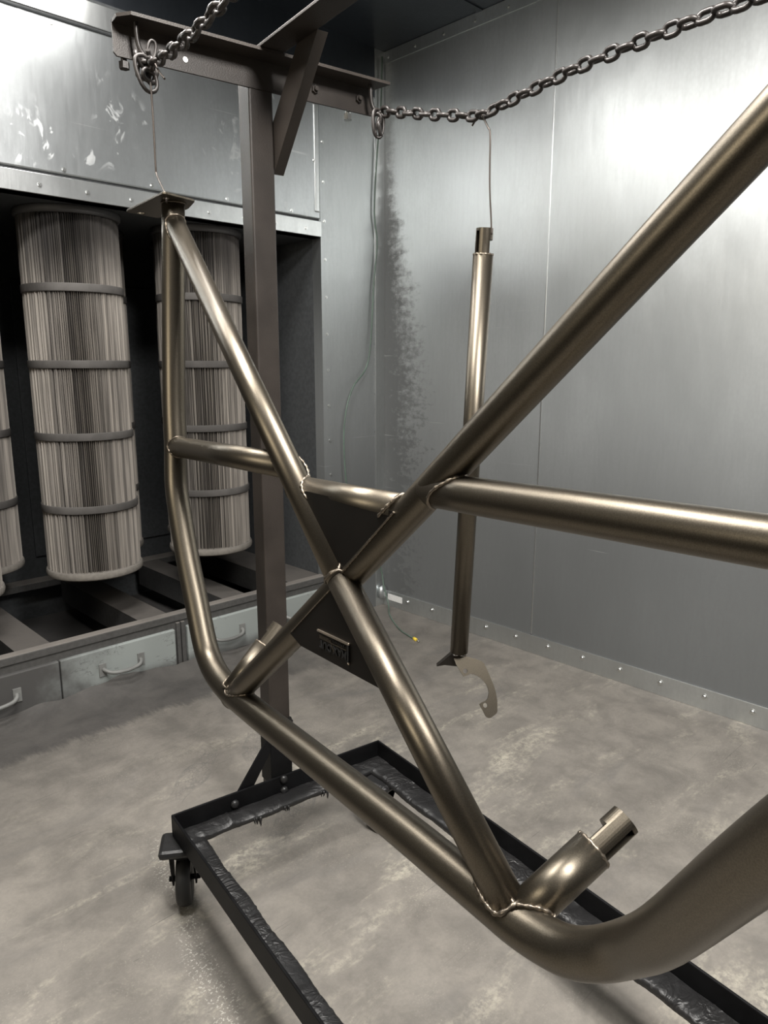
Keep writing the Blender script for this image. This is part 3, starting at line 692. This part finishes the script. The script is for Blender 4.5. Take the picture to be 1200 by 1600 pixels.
def letters(body, a0, a1, b0, b1, name):
    cu = bpy.data.curves.new(name, 'FONT'); cu.body = body; cu.extrude = .08; cu.offset = .022
    to = bpy.data.objects.new(name, cu); C.objects.link(to); bpy.context.view_layer.update()
    me = bpy.data.meshes.new_from_object(to.evaluated_get(bpy.context.evaluated_depsgraph_get()))
    bpy.data.objects.remove(to)
    xs = [v.co.x for v in me.vertices]; ys_ = [v.co.y for v in me.vertices]; x0, x1, y0, y1 = min(xs), max(xs), min(ys_), max(ys_)
    Ti = ROOT[g2.name].inverted()
    for v in me.vertices:
        fx, fy = (v.co.x-x0)/(x1-x0), (v.co.y-y0)/(y1-y0)
        a, b = a1 + (a0-a1)*fx, b0 + (b1-b0)*fy       # rotated half a turn
        v.co = Ti @ (on_plate(a, b) - NF*(v.co.z/.08*.0014+.0002))
    o = bpy.data.objects.new(name, me); C.objects.link(o); me.materials.append(M['logo']); o.parent = g2; return o
letters('MAX', .50, .93, .47, .90, 'logo_letters'); letters('OUT', .05, .46, .50, .92, 'logo_letters')

# weld beads: saddle curves where one tube meets another
def bead(pts, r, closed, seed):
    rg = random.Random(seed); P = []; 
    L = [V(p) for p in pts]
    dens = []
    for i in range(len(L)-1):
        k = max(1, int((L[i+1]-L[i]).length/.0022))
        dens += [L[i]+(L[i+1]-L[i])*(j/k) for j in range(k)]
    dens.append(L[-1])
    rs = [r*(1+.32*math.sin(i*1.9+seed))*rg.uniform(.85, 1.15) for i in range(len(dens))]
    MB().tube(dens, rs, 7).build('weld_bead', M['weld'], FR, 0, True)
def saddle(p, q, r, h0, h1, Rh, seed, a0=0, a1=2*PI, br=.0020):
    """end of tube p->q (meets the host at q) on host cylinder h0-h1 of radius Rh"""
    p, q, h0, h1 = V(p), V(q), V(h0), V(h1); d = (q-p).normalized(); hd = (h1-h0).normalized()
    n1 = (hd - d*d.dot(hd)).normalized(); n2 = d.cross(n1); out = []
    for k in range(33):
        a = a0 + (a1-a0)*k/32; o = q + (n1*math.cos(a) + n2*math.sin(a))*(r+.0004)
        w_ = o-h0; w_ = w_ - hd*w_.dot(hd); e = d - hd*d.dot(hd)
        A_, B_, C_ = e.dot(e), 2*w_.dot(e), w_.dot(w_)-(Rh+.0003)**2; D_ = B_*B_-4*A_*C_
        if D_ < 0: t = -B_/(2*A_)
        else: t = (-B_-math.sqrt(D_))/(2*A_)
        out.append(o+d*t)
    bead(out, br, False, seed)
saddle(XC, Bl[0], RB_, A[0], A[1], RA_, 1)
saddle(Bl[0], XC, RB_, Cl[0], Cl[1], RB_, 2)
saddle(Bl[1], XC, RB_, Cl[0], Cl[1], RB_, 3, br=.0017)
saddle(XC, Bl[1], RB_, A[15], A[17], RA_, 4, br=.0026)
saddle(Dl[1], Dl[0], RB_, A[1], A[2], RA_, 5); saddle(Dl[0], Dl[1], RB_, Bl[0], XC, RB_, 6)
saddle(El[1], El[0], RB_, Bl[0], XC, RB_, 7); saddle(El[0], El[1], RB_, XC, Cl[1], RB_, 8, br=.0024)
saddle(Fl[1], Fl[0], RB_, XC, Cl[1], RB_, 9)
saddle(Cl[1], Cl[0], RB_, A[11], A[12], RA_, 10, br=.0017)
def edge_bead(p, q, seed, r=.0016): bead([p, q], r, False, seed)
edge_bead((.560, .558, 1.089), (.566, .660, .992), 21, .0013)
edge_bead((.565, .663, .979), (.539, .551, .882), 22, .0015)
edge_bead((.573, .770, .888), (.567, .671, .978), 23, .0008)

# top mounting plate with two slots
def rounded(p, rad, n=4):
    out = []; N = len(p)
    for i in range(N):
        a, b, c = V(p[i-1]), V(p[i]), V(p[(i+1) % N]); u_, v_ = (a-b).normalized(), (c-b).normalized()
        for k in range(n+1):
            t = k/n; s_, e2 = b+u_*rad, b+v_*rad; out.append((s_*(1-t)+b*t)*(1-t) + (b*(1-t)+e2*t)*t)
    return out
zp = 1.5475
pl = [(.688, 1.268), (.763, 1.288), (.789, 1.360), (.790, 1.486), (.713, 1.472)]
bm = bmesh.new()
def plate_holes(outline, holes, zdir, origin, ux, uy, th, name, mat, par, bev=.0006):
    """flat plate with real holes: outline and hole circles in 2D"""
    cu = bpy.data.curves.new(name, 'CURVE'); cu.dimensions = '2D'; cu.fill_mode = 'BOTH'; cu.extrude = th/2
    for loop in [outline]+holes:
        sp = cu.splines.new('POLY'); sp.points.add(len(loop)-1); sp.use_cyclic_u = True
        for i, (a, b) in enumerate(loop): sp.points[i].co = (a, b, 0, 1)
    to = bpy.data.objects.new(name, cu); C.objects.link(to); bpy.context.view_layer.update()
    me = bpy.data.meshes.new_from_object(to.evaluated_get(bpy.context.evaluated_depsgraph_get())); bpy.data.objects.remove(to)
    Ti = ROOT[par.name].inverted(); ux, uy, zd, o0 = V(ux), V(uy), V(zdir), V(origin)
    for v in me.vertices: v.co = Ti @ (o0 + ux*v.co.x + uy*v.co.y + zd*v.co.z)
    bm = bmesh.new(); bm.from_mesh(me); bmesh.ops.remove_doubles(bm, verts=bm.verts, dist=1e-6); bmesh.ops.recalc_face_normals(bm, faces=bm.faces); bm.to_mesh(me); bm.free()
    for pg in me.polygons: pg.use_smooth = False
    o = bpy.data.objects.new(name, me); C.objects.link(o); me.materials.append(mat); o.parent = par; ROOT[o.name] = ROOT[par.name]
    b = o.modifiers.new('bevel', 'BEVEL'); b.width = bev; b.segments = 1; b.limit_method = 'ANGLE'; b.angle_limit = math.radians(60)
    return o
circ = lambda cx, cy, r, n=16, ey=1: [(cx+r*math.cos(2*PI*k/n), cy+r*ey*math.sin(2*PI*k/n)) for k in range(n)]
po = [(p.x, p.y) for p in rounded([(a, b, 0) for a, b in pl], .010)]
plate_holes(po, [circ(.711, 1.303, .0065), circ(.741, 1.462, .0085)], (0, 0, 1), (0, 0, zp+.002), (1, 0, 0), (0, 1, 0), .004, 'mounting_plate', M['bronze'], FR)
bead([(.7405+.0222*math.cos(a), 1.3295+.0222*math.sin(a), zp-.001) for a in [2*PI*k/24 for k in range(25)]], .0015, False, 31)

# half-lap connector on a tube stub: stacked slabs of a round bar with a notch on one side and a slot on the other
def connector(par, base, axis, ref, r, L, slot_deg, name='connector'):
    ax = V(axis).normalized(); ref = V(ref) - ax*ax.dot(V(ref)); T = Matrix.Translation(base) @ frame_from(ref, ax)   # local x = notch side, z = axis
    def sect(notch, slot, n=40):
        pts = []
        for k in range(n):
            a = 2*PI*k/n; x, y = r*math.cos(a), r*math.sin(a)
            if notch and x > r*.58: x = r*.58
            pts.append((x, y))
        if slot:
            wd = r*.26; pts2 = []; ins = False; ca, sa = math.cos(math.radians(slot_deg)), math.sin(math.radians(slot_deg))
            for x, y in pts:
                u, v = x*ca+y*sa, -x*sa+y*ca          # u points out through the slot
                if u > 0 and abs(v) < wd:
                    if not ins:
                        ins = True; h = math.sqrt(r*r-wd*wd)
                        pts2 += [(a*ca-b*sa, a*sa+b*ca) for a, b in ((h, -wd), (r*.2, -wd), (r*.2, wd), (h, wd))]
                else: pts2.append((x, y))
            pts = pts2
        return pts
    m = MB()
    for z0, z1, nt_, sl in ((0, .12, 1, 0), (.12, .58, 1, 1), (.58, .9, 0, 1), (.9, 1.0, 0, 0)):
        m.prism([T @ V((x, y, z0*L)) for x, y in sect(nt_, sl)], ax*((z1-z0)*L))
    return m.build(name, M['bronze'], par, 0, True)
def stub(par, p, q, tip, r, rc, ref, seed, slot_deg=142):
    p, q, tip = V(p), V(q), V(tip)
    MB().tube([p, q], r, 36).build('stub_tube', M['bronze'], par, 0, True)
    d = (q-p).normalized(); connector(par, q-d*.002, d, ref, rc, (tip-q).length, slot_deg)
    n1 = d.orthogonal().normalized(); n2 = d.cross(n1)
    bead([q+d*.0006+(n1*math.cos(a)+n2*math.sin(a))*(rc+.0022) for a in [2*PI*k/40 for k in range(41)]], .0023, False, seed)
SD = V((.911, -.07, .37)).normalized(); EL = (-.12, .92, .58)
s1 = V((.512, .318, .749))+SD*.086; s0 = V((.513, .344, .729)); SD = (s1-s0).normalized(); stub(FR, s0, s1, s1+SD*.047, .0203, .0158, EL, 41)
saddle(s1, s0, .0203, A[15], A[17], RA_+.0005, 42, br=.0024)
s3 = V((.605, .958, .722))+V((-.428, .607, .666)).normalized()*.009+V((.79, .13, .59)).normalized()*.086; s2 = V((.606, .980, .717)); SD2 = (s3-s2).normalized(); stub(FR, s2, s3, s3+SD2*.045, .0203, .0158, EL, 43)
saddle(s3, s2, .0203, A[10], A[12], RA_, 44, br=.002)

# ------------------------------------------------------------ single hanging tube
HT = thing('hanging_tube', 'straight bronze tube with crescent bracket hanging before right wall', 'tube', (1.2665, 1.02, .57))
h0, h1 = V((1.2715, 1.047, .577)), V((1.2635, .9985, 1.472))
MB().tube([h0, h1], .0212, 40).build('tube', M['bronze'], HT, 0, True)
hd_ = (h1-h0).normalized()
connector(HT, h1-hd_*.002, hd_, (.716, -.698, 0), .0178, .054, 212)
def bead_h(pts, r, seed, par):
    rg = random.Random(seed); MB().tube(pts, [r*(1+.3*math.sin(i*1.7))*rg.uniform(.85, 1.15) for i in range(len(pts))], 7).build('weld_bead', M['weld'], par, 0, True)
n1 = hd_.orthogonal().normalized(); n2 = hd_.cross(n1)
bead_h([h1+hd_*.0005+(n1*math.cos(2*PI*k/44)+n2*math.sin(2*PI*k/44))*.0197 for k in range(45)], .0021, 51, HT)
# crescent bracket: outline in its own plane, x to the right, y up (metres)
bz = V((-.551, -.721, .421)); bxv = V((.795, -.607, 0)); byv = V((.255, .334, .907)); bo = h0 + V((0, 0, -.004))
c2d = [(-.0155, -.0056), (-.0001, -.0067), (.0184, -.0096), (.0387, -.0156), (.0529, -.0214), (.0591, -.0271), (.0664, -.0464), (.0723, -.0626), (.0789, -.0827), (.082, -.0986), (.0835, -.1143), (.0816, -.1386), (.0794, -.1429), (.0754, -.146), (.0645, -.1526), (.0594, -.1531), (.0544, -.1507), (.0517, -.1467), (.0457, -.1328), (.0395, -.1208), (.0449, -.1172), (.0513, -.115), (.0573, -.1122), (.0612, -.1073), (.0649, -.0957), (.064, -.0868), (.061, -.0778), (.0552, -.0686), (.0475, -.0604), (.0397, -.055), (.0317, -.0513), (.0235, -.0503), (.015, -.0528), (.0066, -.0554), (-.0016, -.0401), (-.0097, -.0248)]
hol = [circ(.0117, -.0427, .0055), circ(.0536, -.1235, .0055)]
plate_holes(c2d, hol, bz, bo, bxv, byv, .004, 'crescent_bracket', M['bronze'], HT)
fin = [V(p) for p in ((1.260, 1.059, .572), (1.234, 1.084, .539), (1.248, 1.071, .542), (1.269, 1.05, .539))]
MB().prism([fin[0], fin[1], fin[2], fin[3]], V((.006, .006, .004))).build('fin_plate', M['plate'], HT, .0004, True)
bead_h([bo + bxv*(-.010+.0022*k) + V((0, 0, -.004-.0012*k*.2+.001*math.sin(k))) + bz*.002 for k in range(14)], .0016, 52, HT)
